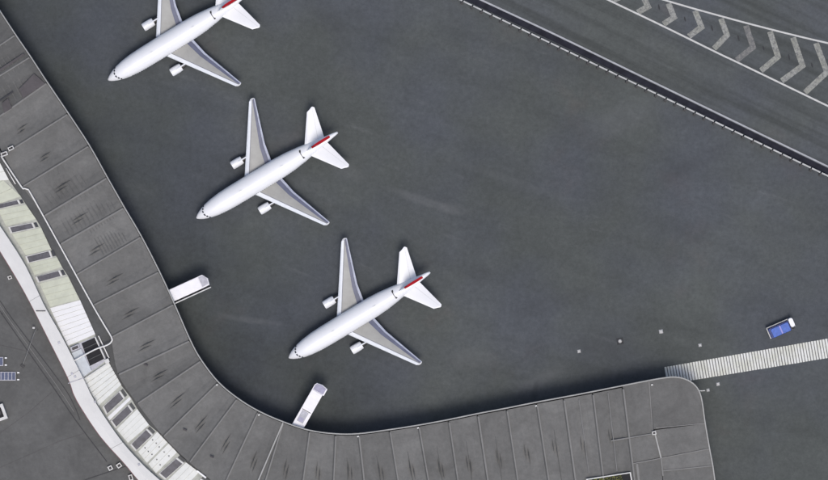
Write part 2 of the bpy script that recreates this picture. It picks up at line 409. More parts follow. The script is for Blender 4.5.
# walls, set back from the eaves
wm = MB(); gm = MB(); pts = [P(x, y, ZR) for x, y in fo]
inn = []
for i, p in enumerate(pts):
    t = (pts[min(i + 1, len(pts) - 1)] - pts[max(i - 1, 0)]).normalized(); inn.append(p - Vector((-t.y, t.x, 0)) * 1.6)
for i in range(len(inn) - 1):
    a_, b_ = inn[i], inn[i + 1]; t = (b_ - a_); n = Vector((-t.y, t.x, 0)).normalized()
    def q(p, z, o=0.0): return (p.x + n.x * o, p.y + n.y * o, z)
    wm.add([q(a_, 0), q(b_, 0), q(b_, ZR - 1.2), q(a_, ZR - 1.2)], [(0, 1, 2, 3)])
    for z0, z1 in ((1.2, 3.2), (4, 6.1)):
        a2 = a_ + t * 0.06; b2 = b_ - t * 0.06
        gm.add([q(a2, z0, .06), q(b2, z0, .06), q(b2, z1, .06), q(a2, z1, .06), q(a2, z0), q(b2, z0), q(b2, z1), q(a2, z1)],
               [(0, 1, 2, 3), (0, 4, 5, 1), (1, 5, 6, 2), (2, 6, 7, 3), (3, 7, 4, 0)])
wm.build('wall', M['wall'], T); gm.build('window_glazing', M['glass'], T)
# roof deck (dark, seen in the joints)
dk = fo + [(x, y) for x, y in fi[::-1]]
dm = MB(); n4 = (NO - 1) * 4 + 1
for i in range(n4 - 1):
    q = [fo[i], fo[i + 1], fi[i + 1], fi[i]]
    hi = [P(x, y, ZR - 0.72) for x, y in q]; lo = [Vector((v.x, v.y, ZR - 1.15)) for v in hi]
    dm.prism(lo, hi)
endp = fo[n4 - 1:] + [(641, 540)]
hi = [P(x, y, ZR - 0.72) for x, y in endp]; dm.prism([Vector((v.x, v.y, ZR - 1.15)) for v in hi], hi)
dm.build('roof_deck', M['joint'], roof)

def lerp(a, b, t): return (a[0] + (b[0] - a[0]) * t, a[1] + (b[1] - a[1]) * t)
def fold_panel(i):
    """one bay of the roof: two shallow facets meeting in a low ridge"""
    g = 0.018
    z0 = ZR - 0.70; rings_lo = []; rings = []
    ks = [g, 0.25, 0.5, 0.75, 1 - g]
    so = [0.012, 0.33, 0.66, 1.0]
    top = []
    for k in ks:
        o_ = fo[i * 4 + int(k * 4)] if k in (0.25, 0.5, 0.75) else (lerp(fo[i * 4], fo[i * 4 + 1], g * 4) if k == g else lerp(fo[i * 4 + 4], fo[i * 4 + 3], g * 4))
        i_ = fi[i * 4 + int(k * 4)] if k in (0.25, 0.5, 0.75) else (lerp(fi[i * 4], fi[i * 4 + 1], g * 4) if k == g else lerp(fi[i * 4 + 4], fi[i * 4 + 3], g * 4))
        top.append([lerp(o_, i_, s_) for s_ in so])
    hz = {0: 0.0, 1: -0.12, 2: -0.40, 3: -0.32, 4: 0.0}
    v = []; f = []
    m_ = len(so)
    for a_ in range(5):
        for b_ in range(m_):
            jj = random.uniform(-0.015, 0.015)
            v.append(P(*top[a_][b_], ZR + hz[a_] * (0.35 if b_ == 0 else 1) + jj))
    for a_ in range(4):
        for b_ in range(m_ - 1):
            f.append((a_ * m_ + b_, a_ * m_ + b_ + 1, (a_ + 1) * m_ + b_ + 1, (a_ + 1) * m_ + b_))
    # skirt
    loop = [a_ * m_ for a_ in range(5)] + [4 * m_ + b_ for b_ in range(1, m_)] + [a_ * m_ + m_ - 1 for a_ in range(3, -1, -1)] + [b_ for b_ in range(m_ - 2, 0, -1)]
    base = len(v)
    for l in loop: v.append(Vector((v[l].x, v[l].y, z0)))
    n = len(loop)
    for q in range(n): f.append((loop[q], loop[(q + 1) % n], base + (q + 1) % n, base + q))
    mat = M['roof2'] if i < 4 else M['roof']
    return obj('roof_panel', v, f, mat, roof)
for i in range(NO - 1): fold_panel(i)
# flat panels of the rounded end
ends = [
    [(622.6, 386), (635, 383.5), (648.6, 381), (652.6, 427), (653, 433.6), (628.7, 438)],
    [(649.3, 380.7), (657, 379.3), (665, 378), (670, 377.4), (675, 377.3), (680, 378), (685, 379.3), (690, 382), (695, 385.5), (698.6, 390), (701, 397), (703.3, 410), (705, 423), (653.6, 429.5)],
    [(628.9, 438.8), (655, 434.3), (660.5, 457.5), (632.4, 463.3)],
    [(653.7, 430.3), (705.1, 423.8), (709.4, 448.4), (661.2, 457.4), (655.6, 434)],
    [(632.5, 464), (660.7, 458.2), (667, 540), (641.6, 540)],
    [(661.3, 458.2), (709.5, 449.2), (712.6, 465.5), (662.3, 470.7)],
    [(662.4, 471.5), (712.7, 466.3), (716, 490), (723, 540), (667.6, 540)]]
for k, e_ in enumerate(ends):
    slab('roof_panel', e_, ZR - 0.70, ZR + [0, 0.06, -0.03, 0.03, 0, 0.05, -0.02][k], M['roof'], roof)
# eaves trim
et = [P(x, y, ZR + 0.22) for x, y in fo]
mt = MB(); rings = []
for i, p in enumerate(et):
    t = (et[min(i + 1, len(et) - 1)] - et[max(i - 1, 0)]).normalized(); n = Vector((-t.y, t.x, 0))
    rings.append([p + n * 0.16, p - n * 0.10, p - n * 0.10 - Vector((0, 0, 0.3)), p - n * 0.02 - Vector((0, 0, .3)), p - n * 0.02 - Vector((0, 0, 1.5)), p + n * 0.16 - Vector((0, 0, 1.5))])
mt.loft(rings); mt.build('eaves_trim', M['trim'], roof)
# seams caps
def rib(a_, b_, w_, z, mat, h=0.1, name='seam_cap', parent=None):
    A, B = P(*a_, z), P(*b_, z); d = (B - A); L = d.length; m = MB()
    m.box(((A + B) / 2), (L, w_, h), math.atan2(d.y, d.x)); return m.build(name, mat, parent or roof)
for i in range(1, NO):
    a_, b_ = fo[i * 4], fi[i * 4]; A = lerp(a_, b_, 0.02)
    sh = 1.25 if i > 12 else 0.9
    off = (1.0, 0.1) if i > 17 else (0.5, 0.8)
    B = lerp(a_, b_, 0.99)
    rib((A[0] + off[0], A[1] + off[1]), (B[0] + off[0], B[1] + off[1]), 0.34 if i in (4, 7, 8, 12, 20, 24, 27, 29) else 0.28, ZR + 0.10, M['seam'], 0.2 if i < 18 else 0.3)
    rib((A[0] - off[0] * .2, A[1] - off[1] * .2), (B[0] - off[0] * .2, B[1] - off[1] * .2), 0.34, ZR + 0.02, M['gutter'], 0.08, 'seam_gap')
rib((283, 423), (250, 500), 0.3, ZR + 0.2, M['trim'], 0.15)
rib((649, 381.5), (653, 434), 0.2, ZR + 0.07, M['seam'])
rib((655, 434), (661, 458), 0.30, ZR + 0.25, M['trim'], 0.3)
rib((661, 458), (663, 476), 0.3, ZR + 0.16, M['seam'], 0.2)
rib((632, 464), (709, 449), 0.22, ZR + 0.10, M['seam'], 0.2)
rib((663, 471), (712, 466), 0.22, ZR + 0.10, M['seam'], 0.2)
rib((611, 441), (655, 433.5), 0.26, ZR + 0.16, M['seam'], 0.25)
rib((656, 428), (705, 423.5), 0.18, ZR + 0.10, M['seam'])
rib((637, 464), (640, 490), 0.5, ZR + 0.10, M['seam'], 0.2)
rib((608, 393), (617, 471), 0.16, ZR + 0.30, M['seam'], 0.12)
rib((579, 400), (589, 473), 0.13, ZR + 0.30, M['seam'], 0.1)
for i in range(19, 29):      # low half-bay battens
    a_, b_ = fo[i * 4 + 2], fi[i * 4 + 2]
    if i in (25, 27, 28): continue
    rib(lerp(a_, b_, 0.04), lerp(a_, b_, 0.9), 0.13, ZR - 0.38, M['gutter'], 0.16, 'batten')
bt = MB()                    # corrugated sheets in two of the bays
for i, n_, s0, s1 in ((6, 9, .30, .9), (7, 12, .12, .9), (8, 9, .2, .6), (3, 6, .15, .7), (2, 7, .2, .8)):
    for k in range(n_):
        s_ = s0 + (s1 - s0) * k / n_
        A = P(*lerp(fo[i * 4], fi[i * 4], s_), ZR + .03); C = P(*lerp(fo[i * 4 + 4], fi[i * 4 + 4], s_), ZR + .03); Bm = P(*lerp(fo[i * 4 + 2], fi[i * 4 + 2], s_), ZR - .42)
        for p_, q_ in ((A.lerp(Bm, .15), Bm), (Bm, Bm.lerp(C, .85))):
            d = (q_ - p_); n = Vector((-d.y, d.x, 0)).normalized() * .13
            bt.prism([p_ - n, q_ - n, q_ + n, p_ + n], [v + Vector((0, 0, .05)) for v in (p_ - n, q_ - n, q_ + n, p_ + n)])
bt.build('corrugation', M['corr'], roof, kind='stuff')
# dark patch of newer felt, loose boxes at the upper left
slab('felt_patch', [(19, 89), (34, 73.5), (45.3, 83.5), (23, 98)], ZR + 0.2, ZR + 0.36, M['roofdark'], roof)
slab('felt_patch', [(2, 103), (8, 98), (12, 108), (4, 113)], ZR + 0.2, ZR + 0.36, M['roofdark'], roof)
rib((0, 70), (24, 54), 0.5, ZR + 0.3, M['roofdark'], 0.12)
rib((0, 101), (13, 92), 0.3, ZR + 0.35, M['joint'], 0.15)
# vents: paired upstand louvres near the middle of each bay
def vent(cx, cy, dx, dy, L):
    C = P(cx, cy, ZR - 0.45); d = Vector((dx, -dy, 0)).normalized(); n = Vector((-d.y, d.x, 0)); m = MB()
    az = math.atan2(d.y, d.x)
    for sgn, ll, sh in ((1, 1.0, 0.10), (-1, 0.85, -0.10)):
        c = C + n * 0.36 * sgn + d * sh * L
        l2 = L * ll
        # a lean wedge: high in the middle, fading to its ends
        A, B = c - d * l2 / 2, c + d * l2 / 2
        m.add([A, c - n * 0.12, B, c + n * 0.12, c + Vector((0, 0, 0.6)) + n * 0.05, c + Vector((0, 0, 0.6)) - n * 0.05],
              [(0, 1, 5), (1, 2, 5), (0, 5, 4), (5, 2, 4), (0, 4, 3), (4, 2, 3)])
    return m.build('roof_vent', M['gutter'], roof)
vents = [(22, 129), (45, 157), (62, 187), (79, 219), (96, 250), (114, 280), (130, 314), (146, 346), (159, 376), (177, 401), (201, 425), (226, 445), (254, 463), (286, 470),
         (318, 473), (350, 472), (381, 472), (412, 470), (441, 469), (469, 465), (499, 459), (527, 454), (555, 448), (583, 446), (611, 438)]
for k, (x, y) in enumerate(vents):
    i = k + 4
    a_ = lerp(fo[i * 4 + 2], fo[i * 4 + 2], 0); b_ = fi[i * 4 + 2]
    vent(x, y, a_[0] - b_[0], a_[1] - b_[1], 5.2 if k > 1 else 3.6)
# gentle cross joints
cross = [(i, 0.72) for i in range(17, 29)]
cj = MB()
for (i, s_) in cross:
    for h_ in (0, 2):
        a_ = lerp(fo[i * 4 + h_], fi[i * 4 + h_], s_ - 0.05 * (i - 17) / 12); b_ = lerp(fo[i * 4 + h_ + 2], fi[i * 4 + h_ + 2], s_ - 0.05 * (i - 17) / 12)
        A = P(*a_, ZR + (0.03 if h_ == 0 else -0.40)); B = P(*b_, ZR + (-0.40 if h_ == 0 else 0.03)); d = B - A; n = Vector((-d.y, d.x, 0)).normalized() * 0.13
        cj.prism([A - n, B - n, B + n, A + n], [x + Vector((0, 0, 0.08)) for x in (A - n, B - n, B + n, A + n)])
o = cj.build('cross_joint', M['roofdark'], roof, kind='stuff')
# small brackets on the edge
for x, y in ((358, 436.5), (418, 428), (259, 415), (536, 406), (652, 385), (217, 385)):
    m = MB(); m.box(P(x, y, ZR + 0.3), (0.4, 0.32, 0.35), 0.3); m.build('roof_bracket', M['frame'], roof)
for x, y in ((185, 430), (212, 457), (146, 365)):
    m = MB(); m.box(P(x, y, ZR + 0.35), (0.9, 0.35, 0.3), -0.4); m.build('roof_bracket', M['roofdark'], roof)

# lower gutter roof + cream base + white walkway roof + hall roof
band_L = [(-60, 158), (-25, 212), (0, 251), (25, 293), (49, 340), (69, 380), (76, 399), (100, 436), (125, 464), (139, 481), (165, 508), (195, 530), (240, 556)]
band_R = [(-46, 150), (-17, 200), (0, 226), (25, 265), (44, 305), (62, 337), (84, 380), (95, 402), (119, 438), (140, 462), (156, 477), (182, 499), (213, 520), (256, 545)]
bl = catmull(band_L, 3); br = catmull(band_R, 3)
zone_out = [(-20, 130), (0, 152)] + inner[6:17] + [(257, 506), (297, 522)]
slab('gutter_roof', br[::-1] + [(-20, 120)] + [(x + 1.0, y - .4) for x, y in zone_out[1:]] + [(290, 545)], 0.0, 12.9 + BZ, M['gutter'], T)
cream_edge = [(-25, 146), (0, 163), (9, 180), (21, 197), (26, 204.5), (36, 219), (41, 227.5), (51, 249), (57, 257.5), (62, 267), (68, 276), (80, 300), (95, 334.5), (107, 361),
              (121, 385), (131, 398), (137, 408.5), (149, 425), (157, 431.5), (177, 452.5), (186, 462.5), (199, 472), (215, 487), (250, 512)]
slab('skylight_base', br[::-1] + cream_edge + [(262, 540)], 12.8 + BZ, 13.15 + BZ, M['creambase'], T)
# white walkway roof in segments
def along(line, n):
    L = [0]
    for i in range(1, len(line)): L.append(L[-1] + math.dist(line[i], line[i - 1]))
    out = []
    for k in range(n + 1):
        t = L[-1] * k / n; i = max(j for j in range(len(L)) if L[j] <= t + 1e-9); i = min(i, len(line) - 2)
        out.append(lerp(line[i], line[i + 1], (t - L[i]) / (L[i + 1] - L[i])))
    return out
NA = 60
al, ar = along(bl, NA), along(br, NA)
wr = empty('walkway_roof', (0, 0, 0)); wr.parent = T
cuts = [0, 10, 20, 30, 40, 50, 60]
def strip_slab(name, A, B, z0, z1, mat, parent, crown=0.0):
    m = MB(); rings = []
    for a_, b_ in zip(A, B):
        a1, b1 = P(*a_, z1), P(*b_, z1); c1 = (a1 + b1) / 2 + Vector((0, 0, crown))
        rings.append([a1, c1, b1, Vector((b1.x, b1.y, z0)), Vector((a1.x, a1.y, z0))])
    m.loft(rings); return m.build(name, mat, parent)
for c0, c1 in zip(cuts[:-1], cuts[1:]):
    A, B = al[c0:c1 + 1], ar[c0:c1 + 1]
    A = [A[0]] + A[1:-1] + [lerp(A[-1], A[-2], 0.03)]; B = [B[0]] + B[1:-1] + [lerp(B[-1], B[-2], 0.03)]
    strip_slab('roof_segment', A, B, 14.4 + BZ, 14.75 + BZ, M['band'], wr, 0.12)
strip_slab('walkway_wall', [lerp(a_, b_, 0.06) for a_, b_ in zip(al, ar)], [lerp(a_, b_, 0.94) for a_, b_ in zip(al, ar)], 0.0, 14.38 + BZ, M['joint'], T)
strip_slab('edge_trim', [lerp(a_, b_, -0.045) for a_, b_ in zip(al, ar)], [lerp(a_, b_, -0.004) for a_, b_ in zip(al, ar)], 14.2 + BZ, 14.6 + BZ, M['redtrim'], wr)
rib((36, 311), (45.5, 311), 0.2, 14.95 + BZ, M['roofdark'], 0.1, 'roof_strap', wr)
rib((68, 383.5), (84, 378), 0.14, 14.93 + BZ, M['bridgegrey'], 0.06, 'roof_strap', wr)
for x, y in ((59, 343), (72, 374), (75, 377), (139, 465), (95, 402)):
    m = MB(); m.box(P(x, y, 14.95 + BZ), (0.45, 0.5, 0.25), 0.4); m.build('roof_bracket', M['bridgegrey'], wr)

# cream / white skylight panels: rows of raised sheets
def panel(q, n, mat, bolts=False, name='sheet_panel', gap=0.045, z=13.15 + BZ):
    A, B, C, D = q
    root = empty('ribbed_cover', (0, 0, 0)); root.parent = T
    for k in range(n):
        t0 = k / n + gap / n * 0.5 + (0.0); t1 = (k + 1) / n - gap / n * 0.5
        p_ = [lerp(A, D, t0), lerp(B, C, t0), lerp(B, C, t1), lerp(A, D, t1)]
        zz = z + 0.16 + 0.02 * (k % 2)
        m = MB(); hi = [P(x, y, zz) for x, y in p_]
        hi[0].z -= 0.12; hi[1].z -= 0.12
        m.prism([Vector((v.x, v.y, z)) for v in hi], hi); m.build(name, mat, root)
        if bolts:
            for s_ in (0.3, 0.7):
                c = lerp(lerp(p_[0], p_[1], s_ + random.uniform(-.05, .05)), lerp(p_[3], p_[2], s_), 0.5)
                m = MB(); m.box(P(*c, zz + 0.02), (0.22, 0.22, 0.22)); m.build('fixing', M['post'], root)
    return root
panel([(-24, 186), (-6, 172), (21, 196.3), (-2, 204)], 3, M['cream'])
panel([(-18, 167), (0, 163), (9, 180), (-8, 181)], 2, M['creamwhite'])
panel([(-2, 210), (26, 204.6), (36, 219), (6, 226)], 3, M['cream'])
panel([(12, 234), (41, 227.6), (51, 249), (26, 255.5)], 4, M['cream'])
panel([(29, 263.5), (57, 257.2), (62, 267), (34.5, 275)], 3, M['cream'])
panel([(39.5, 283.5), (68, 276.5), (79.5, 299.3), (50, 307)], 4, M['cream'])
panel([(50, 308), (80, 300), (95.3, 334.3), (68, 346)], 8, M['whitesheet'], gap=0.07)
panel([(83.5, 379.5), (109, 363), (121.3, 385), (98.5, 406)], 6, M['creamwhite'], gap=0.10)
panel([(107, 417.5), (129.4, 397), (131, 399.3), (109.5, 420.5)], 1, M['whitesheet'])
panel([(116.5, 429.5), (137, 409), (149, 425), (128, 443)], 4, M['creamwhite'])
panel([(138, 452), (157.3, 431.8), (167.3, 442.5), (147, 463)], 3, M['creamwhite'], True)
panel([(148.3, 464), (168.4, 443.5), (177, 452.5), (156, 473.5)], 2, M['creamwhite'], True)
panel([(167, 481), (186, 462.5), (199, 472.3), (181, 492)], 3, M['creamwhite'])
panel([(196, 502), (209, 485), (240, 506), (226, 525)], 4, M['creamwhite'])
# skylights: dark glass in a pale frame, a divider bar and a dark end pane
def skylight(q, ext=0.0, mat='skyglass'):
    root = empty('skylight', (0, 0, 0)); root.parent = T
    z = 13.15 + BZ; A, B, C, D = q
    cx = sum(p[0] for p in q) / 4; cy = sum(p[1] for p in q) / 4
    out = [(cx + (x - cx) * 1.12 + (1 if x > cx else -1) * 0.4, cy + (y - cy) * 1.10 + (1 if y > cy else -1) * 0.35) for x, y in q]
    m = MB()
    for k in range(4):
        o1, o2, i2, i1 = out[k], out[(k + 1) % 4], q[(k + 1) % 4], q[k]
        hi = [P(*p, z + 0.22) for p in (o1, o2, i2, i1)]; m.prism([Vector((v.x, v.y, z)) for v in hi], hi)
    m.build('frame', M['frame'], root)
    slab('pane', q, z + 0.01, z + 0.06, M[mat], root)
    return root
sk = [[(-4, 205), (17, 200.3), (18.8, 204), (-2, 208.8)], [(10, 227.5), (31.3, 223.2), (33.6, 227.8), (12.3, 232.5)], [(27, 256.6), (48.5, 251.3), (50.7, 257), (29.3, 262.4)],
      [(37, 276.6), (58.2, 271), (60.6, 276), (39.4, 281.8)], [(104, 406.3), (119, 392.3), (123.4, 398.8), (107.3, 413.6)], [(112, 420.6), (127.5, 406), (131.8, 411.8), (116.3, 426.8)],
      [(131.6, 444.2), (146, 430), (151.6, 435.6), (136.6, 450)], [(160, 473.3), (176, 459), (182.4, 464), (166, 478.5)], [(187, 495), (200, 480), (206, 484), (193, 500)]]
for k, q in enumerate(sk):
    skylight(q)
    A, B, C, D = q
    d = Vector((B[0] - A[0], B[1] - A[1])).normalized()
    b0 = (B[0] + d.x * 2.2, B[1] + d.y * 2.2); c0 = (C[0] + d.x * 2.2, C[1] + d.y * 2.2)
    b1 = (B[0] + d.x * 5.2, B[1] + d.y * 5.2); c1 = (C[0] + d.x * 5.2, C[1] + d.y * 5.2)
    slab('end_pane', [b0, b1, c1, c0], 13.14 + BZ, 13.22 + BZ, M['glass'] if k < 4 else M['gutter'], T)
# open service court with pale blue cover
slab('court_floor', [(70, 347), (96, 336.5), (107, 360), (84, 377)], 13.1 + BZ, 13.2 + BZ, M['bridgegrey'], T)
slab('blue_cover', [(71.5, 353), (81, 349), (91.5, 370.5), (82, 378.3)], 13.2 + BZ, 13.55 + BZ, M['bluesheet'], T)
slab('court_opening', [(81.5, 343.5), (96, 337), (105, 358.5), (90, 366)], 13.2 + BZ, 13.3 + BZ, M['darkhole'], T)
slab('service_box', [(70, 347.5), (78.5, 344), (80, 348.3), (71.5, 352)], 13.2 + BZ, 13.9 + BZ, M['bridgegrey'], T)
slab('service_hatch', [(71.8, 347.9), (77.6, 345.6), (78.5, 348), (72.6, 350.4)], 13.9 + BZ, 13.98 + BZ, M['roofdark'], T)
rib((95, 337), (106, 361), 0.3, 13.6 + BZ, M['frame'], 0.3, 'court_rail', T)
rib((98.5, 336), (109, 358), 0.22, 13.5 + BZ, M['pipe'], 0.2, 'court_rail', T)
for t_ in (0.25, 0.5, 0.75):
    rib(lerp((81.5, 343.5), (90, 366), t_), lerp((96, 337), (105, 358.5), t_), 0.16, 13.4 + BZ, M['gutter'], 0.12, 'court_beam', T)
rib((84, 379.3), (109, 362.5), 0.25, 13.75 + BZ, M['frame'], 0.2, 'court_rail', T)
m = MB(); m.box(P(107, 361, 13.9 + BZ), (1.0, 0.9, 0.8), 0.4); m.build('service_box', M['frame'], T)
m = MB(); m.box(P(159, 428, 13.4 + BZ), (1.2, 0.3, 0.3), -0.7); m.build('fixing', M['cream'], T)
rib((197, 471), (206, 478), 0.35, 14.3 + BZ, M['whitesheet'], 0.15, 'edge_trim', T)
# pipe
pp = catmull([(1, 156), (21, 186), (24, 188.2), (27.5, 189.5), (31, 194), (57, 240.5), (90, 300.5), (103, 323), (111.3, 337), (111.5, 341.5), (107, 345.2), (95, 349.5), (74.5, 360.5)], 5)
m = MB(); m.tube([P(x, y, ZR + 0.45) for x, y in pp], 0.17); m.build('roof_pipe', M['pipe'], T, smooth=True)
m = MB()
for t_ in range(4, len(pp) - 8, 6): m.box(P(*pp[t_], ZR + 0.15), (0.3, 0.3, 0.5), 0.5)
m.build('pipe_clamp', M['roofdark'], T)
m = MB(); m.tube([P(6, 168, 13.4 + BZ), P(15.5, 184, 13.4 + BZ)], 0.13); m.build('roof_pipe', M['pipe'], T, smooth=True)

# hall roof left of the white walkway
hall = bl[:] + [(240, 600), (-260, 600), (-260, 158)]
slab('hall_roof', hall, 0.0, 12.5 + BZ, M['roof2'], T)
ZH = 12.5 + BZ
def hl(line, w_, z, mat, th=0.1, name='roof_seam'):
    return ribbon_px(name, line, w_, z, mat, T, th=th)
hl(catmull([(-30, 270), (0, 311), (6, 320), (55, 390), (76, 421), (107, 462)], 3), 0.9, ZH + 0.06, M['joint'], 0.05)
hl(catmull([(-30, 262), (0, 301), (13, 320), (60, 382), (73, 403), (80, 420)], 3), 0.8, ZH + 0.06, M['joint'], 0.05)
hl(catmull([(-30, 266), (0, 306), (9.5, 320), (57, 386), (74, 412)], 3), 0.5, ZH + 0.09, M['seam'], 0.08)
hl([(60, 490), (88, 479), (127, 466)], 0.9, ZH + 0.06, M['joint'], 0.05)
hl([(127, 466), (150, 492)], 0.9, ZH + 0.06, M['joint'], 0.05)
hl([(-5, 437), (28, 413), (52, 392)], 0.35, ZH + 0.04, M['roofdark'], 0.03)
hl([(-5, 470), (60, 441), (86, 433)], 0.3, ZH + 0.04, M['roofdark'], 0.03)
hl([(0, 345), (30, 352)], 0.3, ZH + 0.04, M['roofdark'], 0.03)

# ------------------------------------------------------------------ things on the roofs
def frame_box(name, x, y, z, w_, d_, h_, rz, label, cat, group=None, inner_mat='roofdark', outer_mat='frame'):
    o = empty(name, P(x, y, z), rz, label, cat, group)
    m = MB(); t = 0.22 * min(w_, d_)
    m.box((0, d_ / 2 - t / 2, h_ / 2), (w_, t, h_)); m.box((0, -d_ / 2 + t / 2, h_ / 2), (w_, t, h_))
    m.box((w_ / 2 - t / 2, 0, h_ / 2), (t, d_ - 2 * t, h_)); m.box((-w_ / 2 + t / 2, 0, h_ / 2), (t, d_ - 2 * t, h_)); m.build('casing', M[outer_mat], o)
    m = MB(); m.box((0, 0, h_ * 0.36), (w_ - 2 * t, d_ - 2 * t, h_ * 0.72)); m.build('cover', M[inner_mat], o)
    m = MB(); m.tube([(0, 0, h_ * 0.72), (0, 0, h_ * 0.9)], t * 0.8, 10); m.build('fan_hub', M['post'], o)
    return o
frame_box('rooftop_unit', 110.5, 468, ZH, 1.0, 1.0, 0.8, 0.5, 'small white ventilation box, left one of the pair beside the white walkway roof', 'roof unit', 'small white boxes by the walkway roof')
frame_box('rooftop_unit', 119.3, 465.5, ZH, 1.1, 1.0, 0.8, 0.6, 'small white ventilation box, right one of the pair beside the white walkway roof', 'roof unit', 'small white boxes by the walkway roof')
frame_box('rooftop_unit', 131, 477.5, ZH, 0.9, 1.3, 0.8, 0.3, 'narrow white box on the hall roof at the bottom edge, lowest beside the white walkway', 'roof unit')
frame_box('rooftop_unit', 4.6, 154, ZR + 0.1, 1.5, 0.9, 0.9, 0.35, 'white roof unit at the upper end of the long pale pipe', 'roof unit')
frame_box('rooftop_unit', 11.3, 148.3, ZR + 0.1, 1.3, 0.8, 1.0, 0.45, 'white roof unit with dark opening, up right of the pipe end unit', 'roof unit', inner_mat='darkhole')
frame_box('rooftop_unit', 654, 433, ZR + 0.1, 0.9, 0.8, 0.7, 0.2, 'small pale bracket box at the joint crossing on the rounded roof end', 'roof unit')
frame_box('rooftop_unit', 10, 277.5, ZH, 0.9, 0.8, 0.5, 0.35, 'tiny pale box on the hall roof beside the middle of the white walkway', 'roof unit', inner_mat='roofdark')
o = frame_box('extractor_unit', -0.5, 413, ZH, 3.0, 3.6, 1.3, 0.35, 'white framed extractor with a black opening on the hall roof at the left edge', 'extractor', inner_mat='darkhole', outer_mat='frame')
def solar(x0, x1, y, h, label, cells):
    c = P((x0 + x1) / 2, y, ZH); o = empty('solar_panel', c, 0, label, 'solar panel', 'solar panels on the hall roof')
    W = (x1 - x0) * S; D = h * S; cw_ = W / cells
    m = MB(); m.box((0, 0, 0.36), (W + 0.1, D + 0.1, 0.08)); m.build('frame', M['bridgegrey'], o)
    for k in range(cells):
        m = MB(); m.box((-W / 2 + cw_ * (k + 0.5), 0, 0.43), (cw_ * 0.82, D * 0.88, 0.05)); m.build('cell', M['solar'], o)
    m = MB()
    for s_ in (-1, 1):
        for q in (-1, 1): m.box((q * W * 0.4, s_ * D * 0.35, 0.16), (0.12, 0.12, 0.32))
    m.build('stand', M['post'], o)
    for s_ in (-1, 1):
        m = MB(); m.box((W / 2 + 0.62, s_ * D * 0.42, 0.2), (0.5, 0.3, 0.4)); m.build('bracket', M['whitesheet'], o)
    m = MB(); m.box((W / 2 + 0.3, 0, 0.2), (0.1, D * 0.9, 0.15)); m.build('cross_bar', M['post'], o)
solar(-8, 3.2, 361.5, 8.4, 'shorter blue grey solar panel on the hall roof, upper of two', 3)
solar(-6, 15.6, 376.2, 8.2, 'longer blue grey solar panel on the hall roof, lower of two', 6)
mast = empty('antenna_mast', P(22.5, 366, ZH), 0, 'thin pale mast leaning over the hall roof seams beside the white walkway', 'mast')
A = Vector((0, 0, 0.1)); B = P(36, 330, ZH) - P(22.5, 366, ZH)
m = MB(); m.tube([A, B + Vector((0, 0, 1.4))], 0.09); m.build('pole', M['seam'], mast)
m = MB(); m.box((0, 0, 0.15), (0.6, 0.9, 0.3), 0.9); m.build('base', M['post'], mast)
m = MB(); m.box(B + Vector((-0.4, 0.5, 1.4)), (0.5, 0.35, 0.3)); m.build('head', M['frame'], mast)
m = MB(); m.box(B + Vector((0.4, 0, 0.7)), (0.08, 0.08, 1.4)); m.build('support', M['post'], mast)

# planter
pl = empty('roof_planter', P(612, 484, ZR), 0, 'green planted bed in a pale frame sunk into the roof at the bottom edge', 'planter')
def plr(px): return [P(x, y, ZR + 0.55) - pl.location for x, y in px]
oq = plr([(586, 479.2), (630.8, 472.2), (636, 500), (594, 507)]); iq = plr([(588, 480), (629.8, 473.4), (634.4, 498.8), (596, 505)])
m = MB()
for k in range(4):
    hi = [oq[k], oq[(k + 1) % 4], iq[(k + 1) % 4], iq[k]]; m.prism([v - Vector((0, 0, .5)) for v in hi], hi)
m.build('frame', M['frame'], pl)
m = MB(); m.prism([v - Vector((0, 0, .5)) for v in iq], [v - Vector((0, 0, .42)) for v in iq]); m.build('soil', M['darkhole'], pl)
random.seed(3); m = MB()
for k in range(2600):
    s_, t_ = random.random() ** 1.2 * 0.80, random.random()
    a_ = iq[0].lerp(iq[1], s_); b_ = iq[3].lerp(iq[2], s_); c = a_.lerp(b_, t_) + Vector((0, 0, random.uniform(-.35, .25)))
    r_ = random.uniform(.08, .2); v = [c + Vector((random.uniform(-r_, r_), random.uniform(-r_, r_), random.uniform(-r_, r_) * .6)) for _ in range(3)]
    m.add(v, [(0, 1, 2)])
m.build('shrubs', M['leaf'], pl, kind='stuff')
random.seed(11)

